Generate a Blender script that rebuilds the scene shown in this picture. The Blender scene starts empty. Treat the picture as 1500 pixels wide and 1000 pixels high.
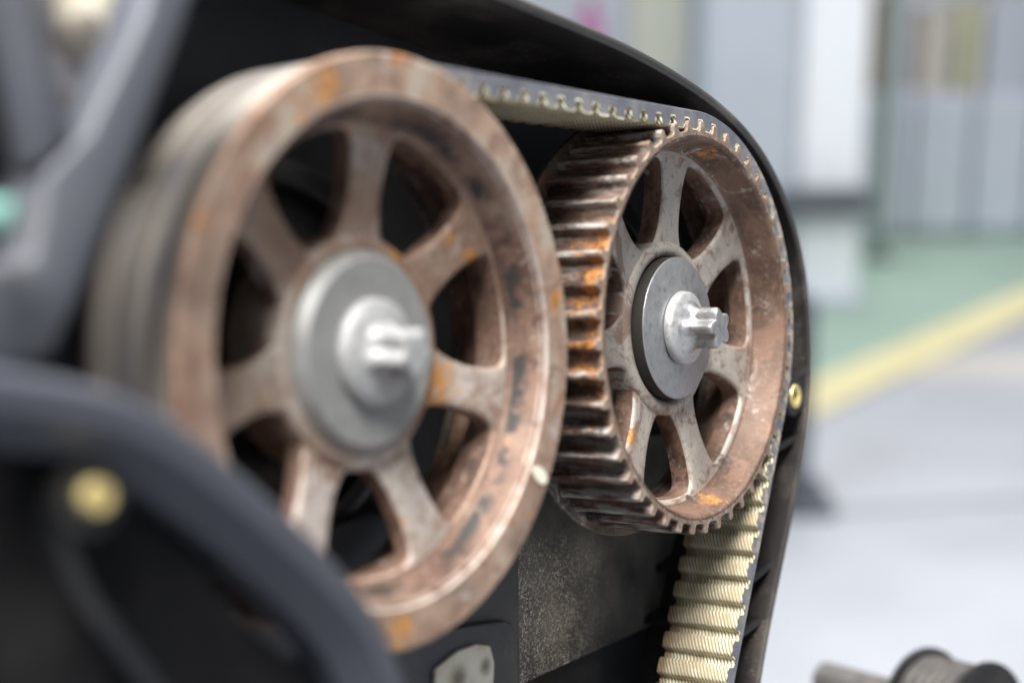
import bpy, bmesh, math, random
from mathutils import Vector, Matrix, noise
random.seed(7)
PI = math.pi
S = bpy.context.scene
S.unit_settings.scale_length = 0.055          # one unit = one pulley radius, 55 mm

# ------------------------------------------------------------------ camera, world, lamps
TILT = math.radians(14)
YAW = 0.9528
AX = Vector((math.cos(YAW), -math.sin(YAW), 0))
T = Matrix.Rotation(-TILT, 4, AX)             # the engine leans on its stand; everything bolted to it uses this frame
cam_d = bpy.data.cameras.new('camera'); cam = bpy.data.objects.new('camera', cam_d)
S.collection.objects.link(cam)
def cam_matrix():
    pitch, roll = -0.0067, -0.0061
    f = Vector((math.sin(YAW)*math.cos(pitch), math.cos(YAW)*math.cos(pitch), math.sin(pitch)))
    r = Vector((math.cos(YAW), -math.sin(YAW), 0)); u = r.cross(f)
    r2 = math.cos(roll)*r + math.sin(roll)*u; u2 = math.cos(roll)*u - math.sin(roll)*r
    m = Matrix((r2, u2, -f)).transposed().to_4x4(); m.translation = Vector((-6.2653, -3.3045, -0.0132))
    return m
cam.matrix_world = T @ cam_matrix()
cam_d.sensor_width = 36; cam_d.lens = 2116.8/1500*36
cam_d.clip_start = 0.05; cam_d.clip_end = 2000
cam_d.dof.use_dof = True; cam_d.dof.focus_distance = 7.08
cam_d.dof.aperture_fstop = 0.0508/0.168; cam_d.dof.aperture_blades = 0
S.camera = cam
CW = cam.matrix_world.translation.copy()
HF = Vector((math.sin(YAW), math.cos(YAW), 0))       # level direction the camera faces
FLOOR = CW.z - 22

w = bpy.data.worlds.new('World'); S.world = w; w.use_nodes = True
w.node_tree.nodes['Background'].inputs[0].default_value = (0.86, 0.92, 1.0, 1)
w.node_tree.nodes['Background'].inputs[1].default_value = 0.33
S.view_settings.view_transform = 'Standard'; S.view_settings.look = 'None'
S.view_settings.exposure = 0.1; S.view_settings.gamma = 1

def lamp(name, a, b, z, sx, sy, power, col):
    d = bpy.data.lights.new(name, 'AREA'); d.shape = 'RECTANGLE'; d.size = sx; d.size_y = sy
    d.energy = power; d.color = col
    o = bpy.data.objects.new(name, d); S.collection.objects.link(o)
    o.location = Vector((CW.x, CW.y, 0)) + a*HF + b*AX + Vector((0, 0, z))
    o.rotation_euler = (0, 0, -YAW)
    return o
# rows of hall lamps under the roof
lamp('hall_lamp', -13, -3, 42, 12, 26, 68000, (1, .98, .95))
lamp('hall_lamp', 10, -26, 40, 14, 40, 36000, (.86, .93, 1))
lamp('hall_lamp', 60, 20, 50, 14, 90, 23000, (1, .99, .98))
lamp('hall_lamp', 105, 20, 50, 14, 90, 23000, (1, .99, .98))

# ------------------------------------------------------------------ helpers
def link(o): S.collection.objects.link(o); return o
def tag(o, label=None, cat=None, group=None, kind=None):
    if label: o['label'] = label
    if cat: o['category'] = cat
    if group: o['group'] = group
    if kind: o['kind'] = kind
    return o
def empty(name, label, cat, loc=(0, 0, 0), base=T, group=None):
    o = link(bpy.data.objects.new(name, None)); o.empty_display_size = .1
    o.matrix_world = base @ Matrix.Translation(loc)
    return tag(o, label, cat, group)
class MB:
    def __init__(s): s.v = []; s.f = []; s.m = []
    def add(s, vs, fs, mi=0):
        n = len(s.v); s.v += [tuple(v) for v in vs]; s.f += [[i+n for i in f] for f in fs]; s.m += [mi]*len(fs)
    def box(s, lo, hi, mi=0):
        (a, b, c), (d, e, f) = lo, hi
        s.add([(a,b,c),(d,b,c),(d,e,c),(a,e,c),(a,b,f),(d,b,f),(d,e,f),(a,e,f)],
              [(0,3,2,1),(4,5,6,7),(0,1,5,4),(1,2,6,5),(2,3,7,6),(3,0,4,7)], mi)
    def lathe(s, prof, n=96, cx=0, cz=0, mi=0, closed=False):
        # prof: (r, y) about the y axis
        k = len(prof); vs = []
        for i in range(n):
            a = 2*PI*i/n
            vs += [(cx+r*math.cos(a), y, cz+r*math.sin(a)) for r, y in prof]
        fs = []
        for i in range(n):
            j = (i+1) % n
            for q in range(k if closed else k-1):
                q2 = (q+1) % k
                fs.append((i*k+q, j*k+q, j*k+q2, i*k+q2))
        if not closed:
            if prof[0][0] < 1e-4 or prof[-1][0] < 1e-4: pass
        s.add(vs, fs, mi)
    def prism(s, pts, y0, y1, mi=0):
        # pts (x, z) outline, extruded from y0 to y1
        n = len(pts)
        vs = [(x, y0, z) for x, z in pts] + [(x, y1, z) for x, z in pts]
        fs = [list(range(n)), list(range(2*n-1, n-1, -1))]
        fs += [(i, (i+1) % n+0, (i+1) % n+n, i+n) for i in range(n)]
        s.add(vs, fs, mi)
    def tube(s, a, b, r0, r1, n=24, mi=0):
        a, b = Vector(a), Vector(b); d = (b-a).normalized(); p = d.orthogonal().normalized(); q = d.cross(p)
        vs = [a+r0*(math.cos(2*PI*i/n)*p+math.sin(2*PI*i/n)*q) for i in range(n)] + \
             [b+r1*(math.cos(2*PI*i/n)*p+math.sin(2*PI*i/n)*q) for i in range(n)]
        fs = [(i, (i+1) % n, (i+1) % n+n, i+n) for i in range(n)] + [list(range(n))[::-1], list(range(n, 2*n))]
        s.add(vs, fs, mi)
    def build(s, name, mats, parent=None, smooth=40, bevel=0, segs=2, base=T):
        me = bpy.data.meshes.new(name); me.from_pydata(s.v, [], s.f)
        for m in (mats if isinstance(mats, (list, tuple)) else [mats]): me.materials.append(m)
        me.polygons.foreach_set('material_index', s.m)
        bm = bmesh.new(); bm.from_mesh(me)
        bmesh.ops.remove_doubles(bm, verts=bm.verts, dist=1e-5)
        bmesh.ops.recalc_face_normals(bm, faces=bm.faces)
        if bevel:
            es = [e for e in bm.edges if len(e.link_faces) == 2 and e.calc_face_angle(0) > math.radians(30)]
            bmesh.ops.bevel(bm, geom=es, offset=bevel, segments=segs, profile=.5, affect='EDGES', clamp_overlap=True)
        bm.to_mesh(me); bm.free()
        return finish(me, name, parent, smooth, base)
def finish(me, name, parent, smooth, base=T):
    if smooth:
        for p in me.polygons: p.use_smooth = True
        me.set_sharp_from_angle(angle=math.radians(smooth))
    o = link(bpy.data.objects.new(name, me))
    if parent: o.parent = parent
    else: o.matrix_world = base
    return o
def round_poly(pts, sig, n=90):
    # closed outline with its corners softened
    L = [0]; m = len(pts)
    for i in range(m): L.append(L[-1]+math.dist(pts[i], pts[(i+1) % m]))
    out = []; j = 0
    for k in range(n):
        t = L[-1]*k/n
        while L[j+1] < t: j += 1
        u = (t-L[j])/(L[j+1]-L[j]); a, b = pts[j], pts[(j+1) % m]
        out.append((a[0]+(b[0]-a[0])*u, a[1]+(b[1]-a[1])*u))
    ds = L[-1]/n; R = int(3*sig/ds)+1
    ws = [math.exp(-.5*(i*ds/sig)**2) for i in range(-R, R+1)]; W = sum(ws)
    return [tuple(sum(ws[i+R]*out[(k+i) % n][c] for i in range(-R, R+1))/W for c in (0, 1)) for k in range(n)]
def plate(name, outlines, y0, y1, bevel, mats, parent, smooth=40, base=T):
    # outlines in (x, z); the first is the outer edge, the others holes; front at y0
    cu = bpy.data.curves.new(name, 'CURVE'); cu.dimensions = '2D'; cu.fill_mode = 'BOTH'
    cu.extrude = (y1-y0)/2-bevel; cu.bevel_depth = bevel; cu.bevel_resolution = 2; cu.offset = -bevel
    for ol in outlines:
        sp = cu.splines.new('POLY'); sp.points.add(len(ol)-1); sp.use_cyclic_u = True
        for p, q in zip(sp.points, ol): p.co = (q[0], q[1], 0, 1)
    o = link(bpy.data.objects.new(name, cu)); bpy.context.view_layer.update()
    dg = bpy.context.evaluated_depsgraph_get()
    me = bpy.data.meshes.new_from_object(o.evaluated_get(dg)); bpy.data.objects.remove(o)
    me.name = name; ym = (y0+y1)/2
    for v in me.vertices:
        x, y, z = v.co; v.co = (x, ym-z, y)
    me.materials.clear(); me.materials.append(mats)
    return finish(me, name, parent, smooth, base)
def jitter(o, amp, sc, seed=0):
    for v in o.data.vertices:
        n = noise.noise_vector(v.co*sc+Vector((seed, seed*2, 3)))
        v.co += n*amp

# ------------------------------------------------------------------ materials
def newmat(name):
    m = bpy.data.materials.new(name); m.use_nodes = True
    return m, m.node_tree, m.node_tree.nodes['Principled BSDF']
class NT:
    def __init__(s, nt, coord='Object', obj=None):
        s.nt = nt; t = nt.nodes.new('ShaderNodeTexCoord'); t.object = obj; s.co = t.outputs[coord]
    def n(s, typ, **kw):
        x = s.nt.nodes.new(typ)
        for k, v in kw.items(): setattr(x, k, v)
        return x
    def l(s, a, b): s.nt.links.new(a, b)
    def map(s, scale=(1, 1, 1), loc=(0, 0, 0), rot=(0, 0, 0)):
        m = s.n('ShaderNodeMapping'); s.l(s.co, m.inputs[0])
        m.inputs['Scale'].default_value = scale; m.inputs['Location'].default_value = loc; m.inputs['Rotation'].default_value = rot
        return m.outputs[0]
    def noise(s, sc, det=6, rough=.6, scale=(1, 1, 1), loc=(0, 0, 0), dist=0):
        x = s.n('ShaderNodeTexNoise'); s.l(s.map(scale, loc), x.inputs['Vector'])
        x.inputs['Scale'].default_value = sc; x.inputs['Detail'].default_value = det
        x.inputs['Roughness'].default_value = rough; x.inputs['Distortion'].default_value = dist
        return x.outputs['Fac']
    def ramp(s, f, stops, interp='LINEAR'):
        r = s.n('ShaderNodeValToRGB'); s.l(f, r.inputs[0]); cr = r.color_ramp; cr.interpolation = interp
        while len(cr.elements) < len(stops): cr.elements.new(.5)
        for e, (p, c) in zip(cr.elements, stops):
            e.position = p; e.color = (*c, 1) if isinstance(c, (tuple, list)) else (c, c, c, 1)
        return r.outputs[0]
    def step(s, f, a, b):
        m = s.n('ShaderNodeMapRange', interpolation_type='SMOOTHSTEP'); s.l(f, m.inputs[0])
        m.inputs[1].default_value = a; m.inputs[2].default_value = b
        return m.outputs[0]
    def mix(s, f, a, b):
        m = s.n('ShaderNodeMix', data_type='RGBA')
        if isinstance(f, (int, float)): m.inputs[0].default_value = f
        else: s.l(f, m.inputs[0])
        for i, v in ((6, a), (7, b)):
            if isinstance(v, (tuple, list)): m.inputs[i].default_value = (*v, 1)
            else: s.l(v, m.inputs[i])
        return m.outputs[2]
    def math(s, op, a, b=None, c=None):
        m = s.n('ShaderNodeMath', operation=op)
        for i, v in enumerate((a, b, c)):
            if v is None: continue
            if isinstance(v, (int, float)): m.inputs[i].default_value = v
            else: s.l(v, m.inputs[i])
        return m.outputs[0]
    def xyz(s):
        x = s.n('ShaderNodeSeparateXYZ'); s.l(s.co, x.inputs[0]); return x.outputs
    def bump(s, h, strength, dist, bsdf, prev=None):
        b = s.n('ShaderNodeBump'); b.inputs['Strength'].default_value = strength; b.inputs['Distance'].default_value = dist
        s.l(h, b.inputs['Height'])
        if prev: s.l(prev, b.inputs['Normal'])
        s.l(b.outputs[0], bsdf.inputs['Normal']); return b.outputs[0]

BROWN = (.18, .106, .074); PINK = (.285, .205, .155); BEIGE = (.44, .38, .305); LIL = (.37, .335, .31)
DARK = (.022, .018, .016); ORANGE = (.50, .20, .05); DKBR = (.085, .045, .032)

def cast_metal(name, stops, seed=0, sc=3.0, orange=.68, dark=.68, rough=.5, metal=.35, spec_scale=60, spots=(), pales=(), darks=(), worn=None, grime=None):
    m, nt, b = newmat(name); N = NT(nt)
    big = N.noise(sc, 8, .62, loc=(seed, 0, seed*.7), dist=.4)
    col = N.ramp(big, stops)
    fine = N.noise(38, 6, .7, loc=(seed, 3, 1))
    col = N.mix(N.math('MULTIPLY', N.step(fine, .52, .72), .38), col, (.46, .39, .33))
    col = N.mix(N.math('MULTIPLY', N.step(fine, .47, .28), .75), col, DKBR)
    pit = N.noise(95, 4, .7, loc=(seed, 8, 2)); col = N.mix(N.math('MULTIPLY', N.step(pit, .62, .70), .6), col, DKBR)
    o = N.noise(6.5, 5, .6, loc=(seed+5, 1, 0)); o2 = N.noise(45, 4, .7)
    col = N.mix(N.step(N.math('ADD', o, N.math('MULTIPLY', o2, .25)), orange+.17, orange+.26), col, ORANGE)
    pk = N.noise(4.2, 8, .72, loc=(seed+2, 6, 9), dist=1.0)
    col = N.mix(N.math('MULTIPLY', N.step(pk, .51, .58), .75), col, (.23, .132, .093))
    pale = N.noise(5.5, 8, .75, loc=(seed+12, 2, 5), dist=.8)
    col = N.mix(N.math('MULTIPLY', N.step(pale, .58, .66), .65), col, (.52, .48, .44))
    d = N.noise(5, 6, .7, loc=(seed+9, 4, 2), dist=.8)
    col = N.mix(N.math('MULTIPLY', N.step(d, dark, dark+.06), .85), col, DARK)
    x = N.xyz(); wob = N.noise(22, 6, .7, loc=(seed, 7, 7))
    def near(px, py, pz, r):
        v = N.n('ShaderNodeVectorMath', operation='DISTANCE'); N.l(N.co, v.inputs[0]); v.inputs[1].default_value = (px, py, pz)
        d_ = N.math('MULTIPLY_ADD', N.math('SUBTRACT', wob, .5), -r*6.0, v.outputs['Value'])
        return N.step(d_, r*1.25, r*.35)
    rad = N.math('SQRT', N.math('ADD', N.math('MULTIPLY', x[0], x[0]), N.math('MULTIPLY', x[2], x[2])))
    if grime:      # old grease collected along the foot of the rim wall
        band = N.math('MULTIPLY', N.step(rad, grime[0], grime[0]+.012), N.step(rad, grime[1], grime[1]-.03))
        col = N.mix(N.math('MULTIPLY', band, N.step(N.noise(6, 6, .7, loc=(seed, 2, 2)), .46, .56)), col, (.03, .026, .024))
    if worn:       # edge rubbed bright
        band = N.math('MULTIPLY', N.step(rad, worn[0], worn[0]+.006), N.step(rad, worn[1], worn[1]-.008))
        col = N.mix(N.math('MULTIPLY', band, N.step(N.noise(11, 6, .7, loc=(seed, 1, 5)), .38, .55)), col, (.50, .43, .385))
    for q in pales: col = N.mix(N.math('MULTIPLY', near(*q), .8), col, (.55, .50, .46))
    for q in darks: col = N.mix(N.math('MULTIPLY', near(*q), .85), col, (.05, .045, .045))
    for q in spots: col = N.mix(near(*q), col, N.ramp(N.noise(40, 5, .7), [(.38, (.30, .12, .04)), (.6, (.60, .29, .08))]))
    N.l(col, b.inputs['Base Color'])
    b.inputs['Metallic'].default_value = metal
    rr = N.math('MULTIPLY_ADD', fine, .5, rough-.2); N.l(rr, b.inputs['Roughness'])
    h = N.noise(spec_scale, 8, .75); h2 = N.noise(14, 5, .6)
    N.bump(N.math('ADD', h, N.math('MULTIPLY', h2, 1.2)), .55, .006, b)
    return m

M = {}
A_WEB = [(.415, .16, -.121, .105), (.485, .15, .448, .05), (.18, .19, .385, .045), (-.474, .17, .148, .05), (.159, .15, -.66, .04), (.60, .15, .38, .04)]
A_PALE = [(.563, .14, -.152, .09), (.295, .15, .478, .07), (.22, .15, -.60, .20), (-.28, .15, -.58, .22), (-.02, .19, -.43, .10)]
A_RING = [(-.047, -.01, -.975, .06), (-.415, -.01, .896, .06), (.97, -.01, .2, .04)]
B_WALL = [(.18, .08, .85, .06), (.236, .10, -.876, .06)]
B_WEB = [(-.383, .18, -.513, .05)]
B_DARK = [(.523, .15, -.68, .05), (.149, .15, -.86, .035), (.85, .14, .092, .03)]
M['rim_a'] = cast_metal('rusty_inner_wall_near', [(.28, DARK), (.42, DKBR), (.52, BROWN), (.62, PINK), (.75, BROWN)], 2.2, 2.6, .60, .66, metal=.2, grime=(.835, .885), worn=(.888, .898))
M['web_a'] = cast_metal('rusty_web_near', [(.3, BROWN), (.43, (.285, .185, .13)), (.52, (.33, .235, .175)), (.62, (.42, .36, .31)), (.75, BEIGE)], 4.7, 2.4, .60, .76, metal=.25, spots=A_WEB, pales=A_PALE)
M['ring_a'] = cast_metal('rusty_ring_near', [(.30, BROWN), (.42, PINK), (.52, (.40, .26, .185)), (.62, BEIGE), (.75, PINK)], 2.2, 2.6, .56, .76, metal=.2, worn=(.895, .918), spots=A_RING)
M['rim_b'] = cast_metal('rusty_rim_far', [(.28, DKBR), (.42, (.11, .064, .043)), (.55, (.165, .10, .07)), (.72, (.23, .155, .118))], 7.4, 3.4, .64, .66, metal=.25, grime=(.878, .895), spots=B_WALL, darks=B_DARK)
M['web_b'] = cast_metal('pale_web_far', [(.25, BROWN), (.35, PINK), (.42, (.42, .375, .335)), (.6, (.52, .475, .415)), (.75, (.55, .51, .46))], 12.1, 3.0, .66, .76, metal=.3, worn=(.850, .88), spots=B_WEB, darks=B_DARK)
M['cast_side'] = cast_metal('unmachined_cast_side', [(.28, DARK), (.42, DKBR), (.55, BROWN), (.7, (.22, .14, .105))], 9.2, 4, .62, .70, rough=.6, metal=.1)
M['face_b'] = cast_metal('rusty_face', [(.25, BROWN), (.45, PINK), (.6, BEIGE), (.75, BEIGE)], 1.4, 5, .62, .74, metal=.3)

def steel(name, col, rough, metal=.8, sc=30, bump=.25, dark=.5):
    m, nt, b = newmat(name); N = NT(nt)
    f = N.noise(sc, 7, .7); g = N.noise(6, 4, .6)
    c = N.ramp(f, [(.25, tuple(x*dark for x in col)), (.45, col), (.8, tuple(min(1, x*1.25) for x in col))])
    c = N.mix(N.math('MULTIPLY', N.step(g, .6, .72), .45), c, (.16, .12, .10))
    N.l(c, b.inputs['Base Color']); b.inputs['Metallic'].default_value = metal
    N.l(N.math('MULTIPLY_ADD', f, .4, rough-.2), b.inputs['Roughness'])
    N.bump(N.noise(sc*3, 6, .7), bump, .004, b)
    return m
M['washer_a'] = steel('matt_grey_washer', (.27, .27, .26), .55, .35, 14, .15, .85)
M['washer_b'] = steel('grey_steel_washer', (.33, .33, .335), .42, .65, 26, .3, .6)
M['washer_edge'] = steel('dark_washer_edge', (.028, .024, .020), .75, .4, 60, .6, .5)
M['bolt'] = steel('bright_bolt', (.46, .46, .455), .48, .5, 40, .3, .5)
M['star'] = steel('worn_star_steel', (.50, .50, .505), .40, .85, 26, .12, .45)
M['bolt_a'] = steel('matt_zinc_bolt', (.36, .36, .36), .6, .3, 20, .3, .7)

def plastic(name, col, rough, dust=(.20, .18, .16), amount=.25, sc=18, speck=.0, spec=.5, bump=.25):
    m, nt, b = newmat(name); N = NT(nt)
    g = N.noise(2.2, 5, .6); f = N.noise(sc, 8, .75)
    c = N.mix(N.math('MULTIPLY', N.step(g, .45, .75), amount), col, dust)
    if speck:
        sp = N.noise(95, 3, .6); c = N.mix(N.math('MULTIPLY', N.step(sp, .62, .68), N.math('MULTIPLY', N.step(g, .42, .6), speck)), c, (.55, .47, .40))
    N.l(c, b.inputs['Base Color'])
    N.l(N.math('MULTIPLY_ADD', f, .3, rough-.15), b.inputs['Roughness'])
    b.inputs['Specular IOR Level'].default_value = spec
    N.bump(N.noise(120, 4, .7), bump, .003, b)
    return m
M['plastic'] = plastic('black_plastic', (.012, .012, .013), .42, amount=.10, speck=.25)
M['plastic_wall'] = plastic('dusty_black_wall', (.022, .019, .018), .38, (.13, .112, .095), .55, speck=.55)
M['plastic_edge'] = plastic('highlight_plastic_edge', (.05, .048, .045), .38, (.22, .20, .16), .5, speck=.4)  # lighter tone paints the highlight along the housing lip
M['plastic_grey'] = plastic('grey_plastic', (.088, .094, .112), .5, (.16, .15, .14), .3)
M['plastic_front'] = plastic('sky_tinted_plastic', (.056, .061, .078), .5, amount=.06)  # black plastic lightened and blued in place of its sky reflection
M['dark_recess'] = plastic('greasy_black', (.018, .019, .022), .5, amount=.15, spec=.5)
M['inside_black'] = plastic('inner_black_plastic', (.006, .006, .007), .7, amount=.08, spec=.15)
M['plastic_rib'] = plastic('dim_plastic', (.009, .010, .013), .5, amount=.1)
M['block_blue'] = plastic('slate_plastic', (.055, .058, .070), .5, (.11, .105, .10), .5, speck=.3)

m, nt, b = newmat('dirty_panel'); N = NT(nt)                      # gritty panel under the pulleys
g = N.noise(2.0, 6, .6, loc=(1.3, 0, .4)); x = N.xyz()
left = N.step(x[0], .55, -.45); low = N.step(x[2], -.95, -1.25)
vo = N.n('ShaderNodeTexVoronoi'); N.l(N.co, vo.inputs['Vector']); vo.inputs['Scale'].default_value = 120
sv = N.n('ShaderNodeSeparateColor'); N.l(vo.outputs['Color'], sv.inputs[0]); pt = sv.outputs[0]; pt2 = sv.outputs[1]
cl = N.noise(9, 6, .7); grit = N.math('ADD', pt, N.math('MULTIPLY_ADD', cl, 1.2, -.6)); grit2 = N.math('ADD', pt2, N.math('MULTIPLY_ADD', cl, .8, -.4))
c = N.ramp(g, [(.3, (.045, .042, .040)), (.5, (.12, .112, .098)), (.7, (.24, .22, .185))])
msk = N.math('MULTIPLY', N.math('MULTIPLY', left, low), N.step(grit, .55, .80))
c = N.mix(N.math('MULTIPLY', msk, .75), c, (.46, .39, .31))
c = N.mix(N.math('MULTIPLY', N.math('MULTIPLY', left, low), N.step(grit2, .88, .95)), c, (.72, .66, .60))
N.l(c, b.inputs['Base Color']); b.inputs['Roughness'].default_value = .6
N.bump(grit, .6, .004, b); M['dirty'] = m

m, nt, b = newmat('belt_rubber'); N = NT(nt)                       # back of the belt, dusty grey rubber
g = N.noise(5, 6, .7, scale=(1, 3, 1)); f = N.noise(60, 5, .7)
c = N.ramp(g, [(.3, (.10, .105, .125)), (.5, (.16, .165, .19)), (.72, (.27, .25, .24))])
xx = N.xyz(); worn = N.math('MULTIPLY', N.step(xx[0], -2.0, -2.7), N.step(N.noise(2.5, 4, .6, scale=(1, 5, 1)), .30, .55))
band = N.noise(3.0, 4, .6, scale=(.15, 6, .15), loc=(4, 0, 1))
c = N.mix(N.math('MULTIPLY', worn, .85), c, N.ramp(band, [(.36, (.10, .088, .075)), (.5, (.26, .225, .19)), (.62, (.42, .385, .34))]))
dst = N.math('MULTIPLY', N.step(xx[0], .35, .75), N.step(N.noise(16, 6, .75), .47, .58))
c = N.mix(N.math('MULTIPLY', dst, .85), c, (.50, .41, .32))
N.l(c, b.inputs['Base Color']); b.inputs['Roughness'].default_value = .38
N.bump(f, .3, .004, b); M['rubber'] = m

def fabric(name, worn):
    m, nt, b = newmat(name); N = NT(nt)                       # cream woven facing of the teeth
    wv = N.n('ShaderNodeTexWave', bands_direction='Y'); wv.inputs['Scale'].default_value = 18; wv.inputs['Distortion'].default_value = .6
    wv.inputs['Detail'].default_value = 3; wv.inputs['Detail Scale'].default_value = 3
    N.l(N.map((1, 1, 1), rot=(math.radians(26), 0, 0)), wv.inputs['Vector'])
    g = N.noise(7, 6, .7); f = N.noise(50, 5, .7, scale=(1, .4, 1))
    c = N.ramp(wv.outputs['Fac'], [(.25, (.17, .135, .06)), (.45, (.52, .47, .31)), (.65, (.80, .76, .60))])
    c = N.mix(N.math('MULTIPLY', N.step(f, .55, .72), .45), c, (.30, .26, .14))
    c = N.mix(N.math('MULTIPLY', N.step(g, .48, .64), .6), c, (.27, .215, .14))
    xx = N.xyz()
    if worn: c = N.mix(N.math('MULTIPLY', N.step(N.noise(20, 6, .7, scale=(1, .5, 1)), .35, .60), .60), c, (.44, .33, .19))
    c = N.mix(N.math('MULTIPLY', N.step(N.math('ADD', xx[1], N.math('MULTIPLY', g, .1)), .385, .45), .7), c, (.22, .13, .07))
    N.l(c, b.inputs['Base Color']); b.inputs['Roughness'].default_value = .72
    N.bump(N.math('ADD', wv.outputs['Fac'], f), .7, .003, b); return m
M['fabric'] = fabric('belt_fabric', False); M['fabric_worn'] = fabric('worn_belt_fabric', True)

def flat(name, col, rough=.6, metal=0, var=.15, sc=4):
    m, nt, b = newmat(name); N = NT(nt); f = N.noise(sc, 5, .6)
    c = N.ramp(f, [(.3, tuple(x*(1-var) for x in col)), (.7, tuple(min(1, x*(1+var)) for x in col))])
    N.l(c, b.inputs['Base Color']); b.inputs['Roughness'].default_value = rough; b.inputs['Metallic'].default_value = metal
    return m
M['brass'] = flat('brass', (.85, .68, .30), .35, .5, .2, 30)
M['cream'] = flat('cream_material', (.72, .66, .55), .6, 0, .15, 12)
M['paint'] = flat('cream_paint', (.85, .80, .66), .45, 0, .05, 20)
M['teal'] = flat('teal_plastic', (.13, .30, .26), .45)
M['casting'] = cast_metal('engine_casting', [(.3, (.18, .18, .20)), (.5, (.32, .32, .36)), (.65, (.42, .38, .33)), (.8, (.36, .37, .43))], 3.3, 3, .75, .75, metal=.2)
M['core'] = cast_metal('rusty_core', [(.3, DARK), (.5, (.03, .022, .02)), (.65, DKBR), (.8, BROWN)], 8.3, 5, .58, .7, metal=.2)

# ------------------------------------------------------------------ pulleys
AC = (-2.2908, 0, -0.0859)
NTEETH = 46; PITCH = 2*PI/NTEETH
TIP0 = math.radians(98.3)
def hole_outline(k_angle, ri, ro):
    ha = PI/7
    def half(r):
        t = (r-.60)/.20; return ha-math.asin(min(.95, (.088+.030*t*t+(.010 if t < -.6 else 0))/r))
    pts = [(k_angle+half(ro)*(-1+2*i/12), ro) for i in range(13)]
    pts += [(k_angle+half(ro-(ro-ri)*i/12), ro-(ro-ri)*i/12) for i in range(1, 13)]
    pts += [(k_angle+half(ri)*(1-2*i/4), ri) for i in range(1, 4)]
    pts += [(k_angle-half(ri+(ro-ri)*i/12), ri+(ro-ri)*i/12) for i in range(0, 12)]
    pts = [(r*math.cos(a), r*math.sin(a)) for a, r in pts]
    return round_poly(pts, .040, 96)
def circle(r, n=120): return [(r*math.cos(2*PI*i/n), r*math.sin(2*PI*i/n)) for i in range(n)]

def web_mesh(root, holes, phase, wy, r1, r0, dish, m_, th=.12):
    # one clean ring of quads round every spoke opening, sectors meeting on the spoke centre lines
    bm = bmesh.new(); sec = 2*PI/7
    def dished(x_, z_): return dish*min(1, max(0, (r1-.01-math.hypot(x_, z_))/(r1-.01-.43)))
    for h in range(7):
        a0 = phase+sec*h; mid = a0+sec/2; c = (.63*math.cos(mid), .63*math.sin(mid))
        rim = []
        for i in range(28): a = a0+sec*i/28; rim.append((r1*math.cos(a), r1*math.sin(a)))
        for i in range(18): r = r1-(r1-r0)*i/18; rim.append((r*math.cos(a0+sec), r*math.sin(a0+sec)))
        for i in range(14): a = a0+sec-sec*i/14; rim.append((r0*math.cos(a), r0*math.sin(a)))
        for i in range(18): r = r0+(r1-r0)*i/18; rim.append((r*math.cos(a0), r*math.sin(a0)))
        ol = sorted((math.atan2(z_-c[1], x_-c[0]) % (2*PI), math.hypot(x_-c[0], z_-c[1])) for x_, z_ in holes[h])
        ol = [(ol[-1][0]-2*PI, ol[-1][1])]+ol+[(ol[0][0]+2*PI, ol[0][1])]
        def rho(a):
            a %= 2*PI
            for (p, q), (p2, q2) in zip(ol, ol[1:]):
                if p <= a <= p2: return q+(q2-q)*(a-p)/max(1e-9, p2-p)
        rings = []
        cols = []
        for x_, z_ in rim:
            a = math.atan2(z_-c[1], x_-c[0]); R_ = math.hypot(x_-c[0], z_-c[1]); q = rho(a); d = (math.cos(a), math.sin(a))
            pts = []
            for t in (0, .33, .66): pts.append((R_+(min(q+.018, R_-.004)-R_)*t, 0))
            pts += [(min(q+.018, R_-.002), .0006), (min(q+.009, R_-.001), .0035), (q+.003, .009), (q, .018), (q, th*.6), (q, th)]
            col_ = []
            for r, dy in pts:
                X, Z = c[0]+d[0]*r, c[1]+d[1]*r
                col_.append(bm.verts.new((X, wy+dy+dished(X, Z), Z)))
            X, Z = x_, z_; col_.append(bm.verts.new((X, wy+th+dished(X, Z), Z)))
            cols.append(col_)
        n = len(cols)
        for i in range(n):
            A, B = cols[i], cols[(i+1) % n]
            for k in range(len(A)-1):
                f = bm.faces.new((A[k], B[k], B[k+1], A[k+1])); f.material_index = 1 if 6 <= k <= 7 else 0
    bmesh.ops.remove_doubles(bm, verts=bm.verts, dist=2e-4); bmesh.ops.recalc_face_normals(bm, faces=bm.faces)
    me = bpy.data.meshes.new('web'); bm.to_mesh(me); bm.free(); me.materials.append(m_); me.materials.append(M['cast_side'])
    return finish(me, 'web', root, 60)

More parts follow.
